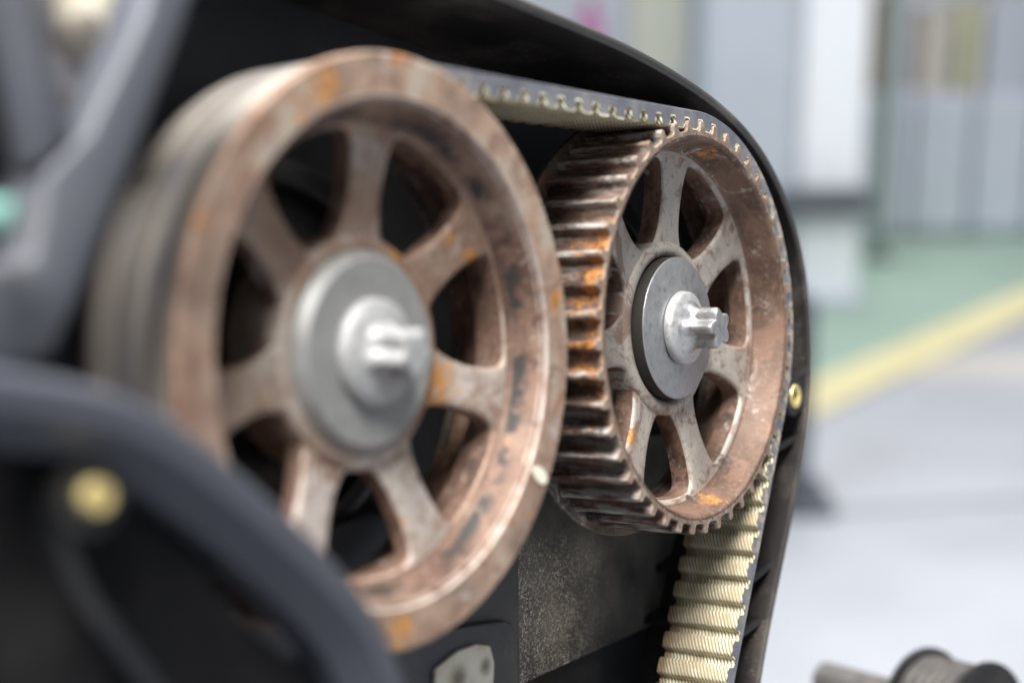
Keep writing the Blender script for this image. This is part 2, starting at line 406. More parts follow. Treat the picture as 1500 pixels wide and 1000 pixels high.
def tooth_mesh(k, uniq):
    prof = [(0, 1.0), (.010, 1.0), (.0145, .996), (.0185, .985), (.0215, .968), (.027, .957), (.037, .951), (PITCH/2, .9495)]
    prof = [(-t, r) for t, r in prof[::-1]] + prof[1:]
    ys = [(0, .004), (.006, .0), (.06, 0), (.14, 0), (.22, 0), (.30, 0), (.37, 0), (.43, 0)]
    n = len(prof); vs = []; 
    for y, ins in ys:
        for t, r in prof:
            vs.append((r-ins-(0 if r > .951 else -ins*.5), y, t))
    for y in (0, .43): vs += [(.925, y, -PITCH/2*.925), (.925, y, PITCH/2*.925)]
    fs = [(a*n+i, a*n+i+1, (a+1)*n+i+1, (a+1)*n+i) for a in range(len(ys)-1) for i in range(n-1)]
    q = len(ys)*n
    fs.append([q+1]+[n-1-i for i in range(n)]+[q])
    out = []
    for r, y, t in vs:
        a = t                                           # arc length at r = 1 equals the angle
        if abs(t) > PITCH/2*.93 and r < .93: a = math.copysign(PITCH/2, t)
        out.append(Vector((r*math.cos(a), y, r*math.sin(a))))
    if uniq:
        for i, v in enumerate(out[:q]):
            if abs(prof[i % n][0]) < PITCH/2-.001:
                nv = noise.noise_vector(Vector((v.x*30+k*7.1, v.y*9, v.z*30)))
                amp = .0007 if v.y > .02 else .0030
                v += nv*amp*(1.0 if prof[i % n][1] > .97 else .5)
    mb = MB(); mb.add(out, fs)
    return mb

def pulley(label, loc, mats, front_flange, phase, spoke_phase):
    wy, wr, ro, ri, dish = (.13, .835, .818, .415, .07) if front_flange else (.172, .878, .845, .42, .036)
    root = empty('camshaft_pulley', label, 'pulley', loc, group=None)
    rim, web, face, teeth = mats
    r_in = .895 if front_flange else .912
    mb = MB()
    y0 = -.004
    e_ = .955 if front_flange else .93
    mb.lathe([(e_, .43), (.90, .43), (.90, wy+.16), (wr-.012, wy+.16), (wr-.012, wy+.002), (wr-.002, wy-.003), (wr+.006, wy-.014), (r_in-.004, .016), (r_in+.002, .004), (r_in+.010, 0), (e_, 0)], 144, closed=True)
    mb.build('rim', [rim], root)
    mb = MB()
    holes = [hole_outline(spoke_phase+PI/7+2*PI*i/7, ri, ro) for i in range(7)]
    web_mesh(root, holes, spoke_phase, wy, wr+.01, .405, dish, web, .085 if front_flange else .115)
    hy = wy+dish; mb = MB(); mb.lathe([(.2, .238), (.353, .238), (.356, hy+.004), (.366, hy-.010), (.385, hy-.018), (.404, hy-.018), (.424, hy-.008), (.432, hy+.006), (.43, .45), (.2, .45)], 96, closed=True)
    mb.build('hub', [web], root)
    proto = None
    for k in range(NTEETH):
        if proto is None or not front_flange:
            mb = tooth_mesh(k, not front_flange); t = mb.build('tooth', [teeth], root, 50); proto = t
        else:
            t = proto.copy(); link(t); t.parent = root
        t.matrix_local = Matrix.Rotation(-(phase+2*PI*k/NTEETH), 4, 'Y')
    mb = MB(); mb.lathe([(.88, .4315), (1.03, .4315), (1.036, .437), (1.036, .455), (1.03, .462), (.88, .462)], 144, closed=True)
    mb.build('back_flange', [M['back']], root)
    mb = MB(); mb.lathe([(.0, .50), (.30, .50), (.33, .47), (.33, .452)], 64); mb.lathe([(.0, .8), (.22, .8), (.22, .50)], 48)
    mb.build('hub_core', [M['core']], root)
    return root

# teeth: greasy dark roots, orange rust half way up the left side, reddish brown below
def tooth_mat(root):
    m, nt, b = newmat('rusty_teeth'); N = NT(nt, obj=root); x = N.xyz()
    rad = N.math('SQRT', N.math('ADD', N.math('MULTIPLY', x[0], x[0]), N.math('MULTIPLY', x[2], x[2])))
    st = N.noise(9, 8, .75, scale=(1.2, .40, 3.0), dist=.25)
    c = N.ramp(st, [(.32, (.035, .022, .018)), (.41, (.13, .07, .05)), (.49, (.22, .135, .10)), (.54, (.43, .38, .345)), (.64, (.64, .61, .58))])
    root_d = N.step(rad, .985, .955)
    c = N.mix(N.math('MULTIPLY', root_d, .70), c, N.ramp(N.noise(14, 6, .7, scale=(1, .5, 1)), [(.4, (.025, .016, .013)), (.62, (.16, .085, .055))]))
    zz = N.math('ABSOLUTE', N.math('SUBTRACT', x[2], .02))
    om = N.math('MULTIPLY', N.step(zz, .66, .25), N.step(x[1], .40, .0))
    on = N.noise(11, 6, .75, scale=(1, .6, 2.2), loc=(3, 1, 0))
    c = N.mix(N.step(N.math('ADD', on, N.math('MULTIPLY', om, .235)), .66, .76), c, N.ramp(N.noise(30, 5, .7), [(.38, (.13, .045, .015)), (.62, (.58, .25, .06))]))
    gm = N.noise(4.5, 5, .65, scale=(1, .8, 1), loc=(9, 2, 4))
    c = N.mix(N.math('MULTIPLY', N.step(gm, .53, .62), .75), c, (.018, .013, .011))
    sp = N.noise(130, 2, .5); c = N.mix(N.step(sp, .68, .74), c, (.55, .48, .44))
    fr = N.math('MULTIPLY', N.step(x[1], .022, .004), .85)
    c = N.mix(fr, c, N.ramp(N.noise(16, 6, .7), [(.3, BROWN), (.5, PINK), (.65, BEIGE)]))
    N.l(c, b.inputs['Base Color']); b.inputs['Metallic'].default_value = .2
    N.l(N.math('MULTIPLY_ADD', st, .5, .25), b.inputs['Roughness'])
    N.bump(N.math('ADD', N.noise(70, 8, .8), N.math('MULTIPLY', N.noise(16, 5, .7, scale=(1, .25, 1)), 1.2)), .7, .006, b)
    return m
M['back'] = cast_metal('dull_flange', [(.3, (.05, .04, .035)), (.5, (.12, .10, .085)), (.7, (.25, .20, .16))], 5.5, 4, .64, .66, metal=.3)

anchor = empty('camshaft_pulley', 'further pulley in focus, its rusty orange and black teeth exposed', 'pulley', (0, 0, 0))
# (the far pulley is built under this root so that its tooth material can follow it)
def pulley_on(root, mats, front_flange, phase, spoke_phase):
    global empty
    keep = empty; empty = lambda *a, **k: root
    try: return pulley('', (0, 0, 0), mats, front_flange, phase, spoke_phase)
    finally: empty = keep
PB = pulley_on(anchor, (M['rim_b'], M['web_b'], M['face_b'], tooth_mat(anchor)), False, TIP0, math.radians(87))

# belt path (engine frame, pitch radius 1): up the left of the near pulley, over both, down to the lower right
AL = math.atan2(.0859, 2.2908); DL = math.hypot(.0859, 2.2908)
LEFT = 2.5; DOWN = math.radians(25)
sA0 = LEFT; arcA = PI-(PI/2+AL); sA1 = sA0+arcA; sB0 = sA1+DL; arcB = (PI/2+AL)+DOWN; sB1 = sB0+arcB; END = sB1+2.6
def path(s):
    # returns point (x, z) on the pitch line and the outward normal
    if s < sA0: return (AC[0]-1, AC[2]-(sA0-s)), (-1, 0)
    if s < sA1:
        a = PI-(s-sA0); return (AC[0]+math.cos(a), AC[2]+math.sin(a)), (math.cos(a), math.sin(a))
    if s < sB0:
        a = PI/2+AL; n = (math.cos(a), math.sin(a)); t = s-sA1
        return (AC[0]+n[0]+t*n[1], AC[2]+n[1]-t*n[0]), n
    if s < sB1:
        a = PI/2+AL-(s-sB0); return (math.cos(a), math.sin(a)), (math.cos(a), math.sin(a))
    a = -DOWN; n = (math.cos(a), math.sin(a)); t = s-sB1
    return (n[0]+t*n[1], n[1]-t*n[0]), n
def pos(s, h, y):
    (x, z), n = path(s); return (x+n[0]*h, y, z+n[1]*h)
gap = TIP0-PITCH/2
s_tooth = sB0+((PI/2+AL)-gap)
phaseA = (PI/2+AL)+(sA1-s_tooth)+PITCH/2
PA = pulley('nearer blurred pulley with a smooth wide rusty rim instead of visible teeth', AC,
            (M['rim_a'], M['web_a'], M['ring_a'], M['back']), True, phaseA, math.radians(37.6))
mb = MB(); mb.lathe([(.9035, -.002), (.910, -.012), (1.052, -.012), (1.062, -.002), (1.062, .026), (1.055, .034), (.9035, .034)], 160, closed=True)
mb.build('front_flange', [M['ring_a']], PA)
mb = MB()
for i in range(1): 
    c = (.985*math.cos(math.radians(-31)), .985*math.sin(math.radians(-31)))
    pts = [(c[0]+.030*math.cos(t)*math.cos(1.0)-.052*math.sin(t)*math.sin(1.0), c[1]+.030*math.cos(t)*math.sin(1.0)+.052*math.sin(t)*math.cos(1.0)) for t in [2*PI*j/20 for j in range(20)]]
    mb.prism(pts, -.018, -.010)
o = mb.build('paint_mark', [M['paint']], PA); tag(o, 'dab of cream paint')

def washer_a():
    mb = MB(); mb.lathe([(.0, .141), (.338, .141), (.376, .180), (.378, .19), (.376, .237), (0, .237)], 96)
    return mb.build('washer', [M['washer_a']], PA)
washer_a()
mb = MB(); mb.lathe([(.0, .134), (.224, .134), (.232, .1395), (.340, .1395), (.349, .146)], 96, mi=0); mb.lathe([(.349, .146), (.350, .237), (0, .237)], 96, mi=1)
mb.build('washer', [M['washer_b'], M['washer_edge']], PB, 60)

def bolt(root, y, rc, seed, chips, lobes=6, rot=.3, big=1.0, bm_=None, sm_=None):
    mb = MB()
    mb.lathe([(0, y), (rc-.006, y), (rc, y-.008), (rc-.004, y-.034), (rc-.022, y-.047), (.115, y-.060), (.0, y-.060)], 72)
    bo = mb.build('bolt', [bm_], root, 50)
    n = 120; rows = []
    for i, (yy, sc_, amp) in enumerate([(-.045, 1.36, .02), (-.060, 1.20, .10), (-.074, 1.08, .35), (-.092, 1.02, .8), (-.108, 1, 1), (-.13, 1, 1), (-.16, 1, 1), (-.185, 1, 1), (-.196, .97, 1), (-.201, .90, .9)]):
        row = []
        for j in range(n):
            a = 2*PI*j/n
            w_ = .5+.5*math.cos(lobes*a+rot)
            rr = (.060+.036*w_**.8)*sc_ if amp == 1 else sc_*(.060+.036*(amp*w_**.8+(1-amp)*1.0))
            v = Vector((rr*big*math.cos(a), y+yy*big, rr*big*math.sin(a)))
            nv = noise.noise_vector(v*22+Vector((seed, 0, seed)))
            v += nv*chips*(.3 if yy > -.17 else 1.0)
            row.append(v)
        rows.append(row)
    mb = MB(); vs = [v for r in rows for v in r]; fs = []
    for a in range(len(rows)-1):
        for j in range(n): fs.append((a*n+j, a*n+(j+1) % n, (a+1)*n+(j+1) % n, (a+1)*n+j))
    # uneven end face
    k = len(rows)-1; base = len(vs); prev = k*n; 
    for sc_ in (.7, .4, .15):
        for j in range(n):
            v = rows[-1][j].copy(); v.x *= sc_; v.z *= sc_; v.y = y-.203*big+noise.noise(Vector((v.x*28+seed, v.z*28, 1)))*chips*1.2
            vs.append(v)
        for j in range(n): fs.append((prev+j, prev+(j+1) % n, base+(j+1) % n, base+j))
        prev = base; base = len(vs)
    fs.append([prev+j for j in range(n)])
    mb.add(vs, fs); mb.build('star_head', [sm_], bo, 45)
bolt(PB, .128, .183, 1.7, .0022, 5, PI, 1.08, M['bolt'], M['star'])
bolt(PA, .141, .200, 5.1, .003, 5, 1.1, 1.02, M['bolt_a'], M['bolt_a'])

# ------------------------------------------------------------------ belt
BY0, BY1 = .012, .41
belt = empty('timing_belt', 'toothed rubber belt with cream woven teeth, running over both rusty pulleys', 'belt')
mb = MB(); ns = 340; vs = []; ring = []
for i in range(ns+1):
    s = END*i/ns
    ring.append([pos(s, .012, BY0), pos(s, .046, BY0), pos(s, .050, BY0+.006), pos(s, .050, BY1-.006), pos(s, .046, BY1), pos(s, .012, BY1)])
vs = [p for r in ring for p in r]; K = 6
fs = [(i*K+q, (i+1)*K+q, (i+1)*K+q+1, i*K+q+1) for i in range(ns) for q in range(5)]
fs += [list(range(K)), list(range(ns*K, ns*K+K))]
mb.add(vs, fs); mb.build('backing', [M['rubber']], belt, 40)
tp = [(-PITCH/2, .004), (-.056, .004), (-.050, .001), (-.0465, -.006), (-.0455, -.018), (-.044, -.032), (-.0395, -.042), (-.030, -.0465), (-.012, -.047)]
tp = tp + [(-a, h) for a, h in tp[::-1]]
k0 = -int((s_tooth-.08)/PITCH); k = k0
while True:
    sc_ = s_tooth+k*PITCH; k += 1
    if sc_+PITCH/2 > END: break
    n = len(tp); mb = MB(); vs = []
    def ring_at(y, off, kk=0):
        out = []
        for i, (t, h) in enumerate(tp):
            hh = h+off; tt = t*(1-.16*(off/.008)) if abs(t) < .055 else t
            wob = .0016*noise.noise(Vector((sc_*9+t*40, y*14, 5)))
            out.append(pos(sc_+tt, hh+(wob if abs(t) < .055 else 0), y))
        return out
    ysl = [BY0, BY0+.004]+[BY0+.004+(BY1-BY0-.008)*j/6 for j in range(1, 7)]+[BY1]
    for y in ysl: vs += ring_at(y, 0.0 if y not in (BY0, BY1) else .0015)
    fs = [(a*n+i, a*n+i+1, (a+1)*n+i+1, (a+1)*n+i) for a in range(len(ysl)-1) for i in range(n-1)]
    mb.add(vs, fs, 0)
    for a in range(len(ysl)-1):
        for i in range(n-1):
            if 6 <= i <= n-8: mb.m[a*(n-1)+i] = 2
    for y in (BY0, BY1):
        a_ = ring_at(y, .0015); b_ = ring_at(y, .0085); c_ = [pos(sc_+t, .0125, y) for t, h in tp]
        mb.add(a_+b_, [(i, i+1, n+i+1, n+i) for i in range(n-1)], 0)
        mb.add(b_+c_, [(i, i+1, n+i+1, n+i) for i in range(n-1)], 1)
    mb.build('belt_tooth', [M['fabric'], M['rubber'], M['fabric_worn']], belt, 50)

# ------------------------------------------------------------------ rear belt cover
cover = empty('rear_belt_cover', 'black plastic housing whose curved wall arches over and behind both pulleys', 'cover')
LY = .10
lip = [(-3.66, -2.6), (-3.66, -1.2), (-3.66, -.1), (-3.60, .50), (-3.40, 1.05), (-2.95, 1.42), (-2.3, 1.42), (-1.41, 1.345), (-.66, 1.32), (-.38, 1.28), (.15, 1.21), (.54, 1.11), (.89, .97), (1.22, .70), (1.42, .38), (1.49, .04),
       (1.50, -.31), (1.43, -.62), (1.29, -.92), (1.10, -1.28), (.90, -1.66), (.79, -1.90), (.55, -2.6)]
def smooth_open(pts, n=160):
    out = []
    P = [pts[0]]+pts+[pts[-1]]
    m = len(pts)-1
    for i in range(m):
        p0, p1, p2, p3 = P[i], P[i+1], P[i+2], P[i+3]
        q = max(2, n//m)
        for j in range(q):
            t = j/q
            out.append(tuple(.5*((2*p1[c])+(-p0[c]+p2[c])*t+(2*p0[c]-5*p1[c]+4*p2[c]-p3[c])*t*t+(-p0[c]+3*p1[c]-3*p2[c]+p3[c])*t**3) for c in (0, 1)))
    out.append(pts[-1]); return out
lipc = smooth_open(lip, 176)
for _ in range(60):
    lipc = [lipc[0]]+[tuple((lipc[i-1][c]+2*lipc[i][c]+lipc[i+1][c])/4 for c in (0, 1)) for i in range(1, len(lipc)-1)]+[lipc[-1]]
def offs(pts, d):
    out = []
    for i in range(len(pts)):
        a = pts[max(0, i-1)]; b_ = pts[min(len(pts)-1, i+1)]
        tx, tz = b_[0]-a[0], b_[1]-a[1]; L = math.hypot(tx, tz)
        out.append((pts[i][0]-tz/L*d, pts[i][1]+tx/L*d))
    return out
outr = lipc; inn = offs(lipc, -.042); step_in = offs(lipc, -.060)
mb = MB(); prof = []
sec = [(outr, .80), (outr, LY+.012), (offs(lipc, -.010), LY), (offs(lipc, -.034), LY), (inn, LY+.010), (inn, .44), (step_in, .47), (offs(lipc, -.075), .80)]
n = len(lipc); vs = []
def back_off(x_):
    t = min(1, max(0, (-2.0-x_)/1.1)); return .46*t*t*(3-2*t)
for pts, y in sec: vs += [(x_, y+back_off(x_)*(1 if y < .3 else .75 if y < .6 else 0), z_) for x_, z_ in pts]
fs = [(a*n+i, a*n+i+1, (a+1)*n+i+1, (a+1)*n+i) for a in range(len(sec)-1) for i in range(n-1)]
mb.add(vs, fs); mb.build('side_wall', [M['plastic_wall']], cover, 35)
mb = MB(); vs = []
for d, y in ((.003, LY+.03), (.004, LY+.006), (-.008, LY-.006), (-.030, LY-.006), (-.040, LY+.002)):
    vs += [(x_, y+back_off(x_), z_) for x_, z_ in offs(lipc, d)]
fs = [(a*n+i, a*n+i+1, (a+1)*n+i+1, (a+1)*n+i) for a in range(4) for i in range(n-1)]
mb.add(vs, fs); mb.build('wall_edge', [M['plastic_edge']], cover, 60)
mb = MB(); mb.prism([(x_, z_) for x_, z_ in offs(lipc, -.05)], .80, .86)
mb.build('back_panel', [M['dark_recess']], cover, 0)
# gritty lower panel with a slanting lower edge
mb = MB(); mb.prism([(-.80, -.6), (-.80, -1.755), (1.10, -1.645), (1.25, -1.0), (1.2, -.6)], .755, .795)
mb.build('lower_panel', [M['dirty']], cover, 30, .006)
# slate coloured box section behind the near pulley
mb = MB(); mb.prism([(-3.3, -2.6), (-3.3, -.9), (-1.3, -.72), (-.72, -1.02), (-.70, -2.6)][::1], .60, .79)
mb.build('box_section', [M['block_blue']], cover, 40, .02, 3)
mb = MB(); mb.prism(round_poly([(-2.6, -2.7), (-2.6, -1.30), (-1.7, -1.27), (-.80, -1.34), (-.80, -2.7)], .07, 80), .555, .62)
mb.build('raised_frame', [M['block_blue']], cover, 40, .012, 3)
for (x0, z0, x1, z1) in ((1.16, -.66, 1.42, -.60), (.93, -1.33, 1.10, -1.27), (.80, -1.60, .96, -1.56)):
    mb = MB(); mb.add([(x0-.12, .14, z0), (x1, .14, z1), (x1, .8, z1), (x0-.1, .8, z0), (x0-.12, .14, z0-.04), (x1, .14, z1-.04), (x1, .8, z1-.04), (x0-.1, .8, z0-.04)],
                  [(0, 1, 2, 3), (7, 6, 5, 4), (0, 4, 5, 1), (1, 5, 6, 2), (2, 6, 7, 3), (3, 7, 4, 0)])
    mb.build('rib', [M['plastic']], cover, 30, .006)
for (x0, z0, x1, z1) in ((.1, -1.92, .62, -2.02), (-.4, -1.84, .1, -1.92)):
    mb = MB(); mb.add([(x0, .5, z0), (x1, .5, z1), (x1, .8, z1), (x0, .8, z0), (x0, .5, z0-.05), (x1, .5, z1-.05), (x1, .8, z1-.05), (x0, .8, z0-.05)],
                  [(0, 1, 2, 3), (7, 6, 5, 4), (0, 4, 5, 1), (1, 5, 6, 2), (2, 6, 7, 3), (3, 7, 4, 0)])
    mb.build('rib', [M['plastic']], cover, 30, .006)
mb = MB(); mb.lathe([(.052, .09), (.105, .09), (.112, .10), (.12, .80)], 40, 1.235, -.384)
mb.add([(1.30, .12, -.30), (1.47, .12, -.25), (1.47, .8, -.25), (1.28, .8, -.30), (1.30, .12, -.46), (1.47, .12, -.50), (1.47, .8, -.50), (1.28, .8, -.46)],
       [(0, 1, 2, 3), (7, 6, 5, 4), (0, 4, 5, 1), (1, 5, 6, 2), (2, 6, 7, 3), (3, 7, 4, 0)])
mb.build('boss', [M['plastic']], cover, 40)
mb = MB(); mb.lathe([(.036, .11), (.036, .084), (.042, .078), (.064, .078), (.068, .084), (.068, .14)], 40, 1.235, -.384); mb.lathe([(.0362, .105), (.0362, .30), (0, .30)], 40, 1.235, -.384, mi=1)  # black bore tube stands in for the shade inside the hole
mb.build('brass_insert', [M['brass'], M['inside_black']], cover, 40)
# cover behind the cam cores: stepped rings seen through the spoke holes
for cx, cz in ((0, 0), (AC[0], AC[2])):
    mb = MB(); mb.lathe([(.40, .80), (.40, .60), (.43, .585), (.52, .585), (.55, .60), (.56, .80)], 64, cx, cz)
    mb.build('seal_ring', [M['plastic']], cover, 40)
    mb = MB(); mb.lathe([(.68, .80), (.68, .66), (.70, .65), (.76, .65), (.78, .66), (.78, .80)], 64, cx+.04, cz-.03)
    mb.build('seal_ring', [M['plastic']], cover, 40)

# cream plate low in the middle
mb = MB(); mb.prism([(-1.47, -1.85), (-1.44, -1.45), (-1.28, -1.40), (-1.15, -1.395), (-1.05, -1.42), (-1.02, -1.50), (-1.03, -1.62), (-1.08, -1.85)], .53, .552)
m, nt, b = newmat('stained_cream_plate'); N = NT(nt); f = N.noise(16, 6, .7)
c = N.ramp(f, [(.3, (.55, .47, .33)), (.45, (.80, .74, .60)), (.7, (.88, .84, .74))])
for px, pz, r_ in ((-1.29, -1.52, .06), (-1.09, -1.50, .03)):
    v = N.n('ShaderNodeVectorMath', operation='DISTANCE'); N.l(N.co, v.inputs[0]); v.inputs[1].default_value = (px, .53, pz)
    c = N.mix(N.math('MULTIPLY', N.step(N.math('MULTIPLY_ADD', f, -.06, v.outputs['Value']), r_, r_*.2-.03), .85), c, (.16, .13, .10))
N.l(c, b.inputs['Base Color']); b.inputs['Roughness'].default_value = .7; M['plate'] = m
pl = mb.build('gasket_plate', [M['plate']], None, 30, .008); tag(pl, 'stained cream plate on the dark housing below the gap between the pulleys', 'plate')
# ------------------------------------------------------------------ front lower cover, bottom left
front = empty('front_belt_cover', 'blurred black plastic cover with a curved edge in the bottom left corner', 'cover')
arc = smooth_open([(-4.75, -.05), (-4.35, -.07), (-3.97, -.13), (-3.74, -.21), (-3.51, -.35), (-3.26, -.53), (-3.03, -.72), (-2.85, -.92), (-2.70, -1.2)], 60)
inn = offs(arc, -.19); n = len(arc)
mb = MB(); sec = [(arc, -.18), (arc, -.36), (offs(arc, -.03), -.40), (offs(arc, -.10), -.40), (inn, -.30), (inn, -.18)]
vs = []
for pts, y in sec: vs += [(x_, y, z_) for x_, z_ in pts]
fs = [(a*n+i, a*n+i+1, (a+1)*n+i+1, (a+1)*n+i) for a in range(len(sec)-1) for i in range(n-1)]
mb.add(vs, fs); mb.build('curved_edge', [M['plastic_front']], front, 40)
def ring_panel(poly, y0, y1, name, mt, hole=None):
    return plate(name, [poly]+([hole] if hole else []), y0, y1, .008, mt, front)
slot = round_poly([(-3.42, -.70), (-3.32, -.67), (-3.07, -.86), (-2.97, -1.04), (-3.10, -1.0), (-3.26, -.88)], .02, 60)
ring_panel([(-4.75, -.05)]+[p for p in offs(arc, -.10)][3:]+[(-2.9, -2.2), (-4.75, -2.2)], -.22, -.17, 'panel', M['inside_black'], slot)
mb = MB(); rib = smooth_open([(-3.98, -.42), (-3.90, -.64), (-3.75, -.84), (-3.55, -1.1), (-3.4, -1.4)], 30); ri2 = offs(rib, -.05)
vs = [(x_, -.30, z_) for x_, z_ in rib]+[(x_, -.30, z_) for x_, z_ in ri2]+[(x_, -.14, z_) for x_, z_ in rib]+[(x_, -.14, z_) for x_, z_ in ri2]; n = len(rib)
fs = [(i, i+1, n+i+1, n+i) for i in range(n-1)]+[(i, i+1, 2*n+i+1, 2*n+i) for i in range(n-1)]+[(n+i, n+i+1, 3*n+i+1, 3*n+i) for i in range(n-1)]
mb.add(vs, fs); mb.build('rib', [M['plastic_rib']], front, 40)
mb = MB(); mb.lathe([(.0, -.30), (.016, -.375), (.038, -.375), (.042, -.36), (.042, -.12)], 32, -3.92, -.42)
mb.build('brass_insert', [M['brass']], front, 40)
mb = MB(); mb.lathe([(.043, -.34), (.10, -.34), (.105, -.12)], 32, -3.92, -.42)
mb.build('boss', [M['plastic']], front, 40)

# ------------------------------------------------------------------ grey bracket and engine block, top left
br = empty('grey_bracket', 'blurred slate grey forked bracket crossing the top left corner', 'bracket')
p1 = [(-3.32, 1.25), (-3.44, .93), (-3.62, .53), (-3.84, .08), (-3.93, -.07), (-4.2, -.14), (-4.6, -.14), (-4.6, .16), (-4.2, .14), (-3.98, .18), (-3.94, .40), (-3.81, .52), (-3.62, .86), (-3.50, 1.25)]
mb = MB(); mb.prism(p1, -.20, -.02); mb.build('main_arm', [M['plastic_grey']], br, 40, .03, 3)
mb = MB(); mb.prism([(-3.96, .40), (-3.83, .50), (-3.90, .66), (-3.96, .91), (-4.0, 1.25), (-4.14, 1.25), (-4.08, .95), (-4.0, .62)], -.19, -.06); mb.build('side_arm', [M['plastic_grey']], br, 40, .03, 3)
tl = MB(); tl.tube((-4.20, -.28, .27), (-4.14, -.34, .27), .045, .040); o = tl.build('connector_cap', [M['teal']], None, 40, .01)
tag(o, 'small teal plastic cap beside the grey bracket at the left edge', 'cap')
blk = empty('engine_block', 'grey brown cast engine metal behind the forked bracket', 'engine')
mb = MB()
mb.box((-5.6, .35, -3.5), (-3.70, 3.5, 1.6)); mb.box((-3.7, .88, -3.5), (.5, 5.0, 1.1)); mb.prism([(-3.74, .30), (-3.74, 1.5), (-3.0, 1.5), (-3.10, 1.0), (-3.45, .45)], .28, .90)
o = mb.build('casting', [M['casting']], blk, 40, .05, 3)
mb = MB(); mb.box((-5.0, .08, .36), (-3.80, .34, 1.5)); o = mb.build('dark_panel', [M['plastic']], blk, 40, .03, 3)
ch = MB(); ch.prism([(-3.57, 1.08), (-3.57, .90), (-3.51, .81), (-3.46, .83), (-3.40, .92), (-3.36, 1.08)], .08, .29)
o = ch.build('sealant_lump', [M['cream']], None, 60, .02, 3); jitter(o, .02, 9); tag(o, 'rough cream lump at the top edge between the arms of the grey bracket', 'lump')

# ------------------------------------------------------------------ grooved roller, bottom right
rol = empty('grooved_roller', 'dark grooved roller with two flanges at the bottom right edge', 'roller')
def at(px, py, dep):
    m = cam_matrix(); v = Vector(((px-750)/2116.8, (500-py)/2116.8, -1))*dep
    return m @ v
ROLC = Vector((2.99, -.43, -2.53)); 
rol.matrix_world = T @ Matrix.Translation(ROLC) @ Matrix.Rotation(math.radians(-22), 4, 'Z') @ Matrix.Diagonal((.94, .9, .94, 1))
def lat(name, prof, m_, n=64):
    mb = MB(); mb.lathe(prof, n); return mb.build(name, [m_], rol, 40)
M['roller_groove'] = flat('worn_groove_metal', (.11, .10, .093), .5, .3, .3, 8)
lat('front_disc', [(0, -.03), (.12, -.03), (.14, -.015), (.33, -.015), (.36, 0), (.40, .0), (.415, .012), (.415, .03), (.40, .045), (.2, .045)], M['plastic'])
gp = [(.30, .045)]
for i in range(6):
    y = .06+i*.078; gp += [(.365, y), (.37, y+.012), (.325, y+.036), (.325, y+.042), (.37, y+.066), (.365, y+.078)]
lat('grooves', gp, M['roller_groove'])
lat('back_disc', [(.2, .54), (.40, .54), (.418, .55), (.418, .58), (.40, .60), (0, .60)], M['plastic'])
lat('shaft', [(.0, .60), (.10, .60), (.10, .80), (.13, .80), (.13, 1.1), (.13, 1.1), (.13, 1.6), (0, 1.6)], M['roller_groove'], 40)

mb = MB(); mb.tube((0, .9, -.10), (0, .9, -2.35), .11, .15, 24); mb.build('support_leg', [M['roller_groove']], rol, 40)

# ------------------------------------------------------------------ the hall behind
BG = Matrix.Identity(4)
def hp(a, b, z): 
    v = Vector((CW.x, CW.y, 0))+a*HF+b*AX; return (v.x, v.y, z)
def hbox(mb, a0, a1, b0, b1, z0, z1, mi=0):
    P_ = [hp(a, b_, z) for z in (z0, z1) for a, b_ in ((a0, b0), (a0, b1), (a1, b1), (a1, b0))]
    mb.add(P_, [(0, 1, 2, 3), (7, 6, 5, 4), (0, 4, 5, 1), (1, 5, 6, 2), (2, 6, 7, 3), (3, 7, 4, 0)], mi)
def dz(a, row):  # height of a picture row at distance a
    return 0
def hthing(name, label, cat, parts, group=None):
    r = empty(name, label, cat, (0, 0, 0), Matrix.Translation(hp(parts[0][1][0], parts[0][1][2], FLOOR)), group)
    off = Matrix.Translation(-r.matrix_world.translation)
    for pn, bx_, m_ in parts:
        mb = MB(); hbox(mb, *bx_); o = mb.build(pn, [m_], r, 0, .15); o.data.transform(off)
    return r
M['floor'] = flat('painted_floor', (.50, .51, .545), .45, 0, .16, .07)
M['green'] = flat('green_floor_paint', (.37, .50, .41), .5, 0, .14, .12)
M['yellow'] = flat('yellow_line_paint', (.86, .77, .44), .5, 0, .12, .25)
M['wallc'] = flat('hall_wall_paint', (.62, .65, .71), .7, 0, .06, .03)
M['white'] = flat('white_paint', (.90, .92, .96), .5, 0, .03, .2)
M['greyp'] = flat('grey_cabinet_paint', (.50, .53, .60), .5, 0, .06, .1)
M['light'] = flat('light_grey_paint', (.60, .63, .71), .5, 0, .08, .15)
M['darkg'] = flat('dark_grey_paint', (.08, .09, .11), .5)
mb = MB(); hbox(mb, -150, 400, -250, 250, FLOOR-.5, FLOOR); tag(mb.build('floor', [M['floor']], None, 0, base=BG), kind='structure')
def sheet(name, quad, z, m_, label=None):
    mb = MB(); mb.add([hp(a, b_, z) for a, b_ in quad], [(0, 1, 2, 3)]); o = mb.build(name, [m_], None, 0, base=BG); tag(o, kind='structure'); return o
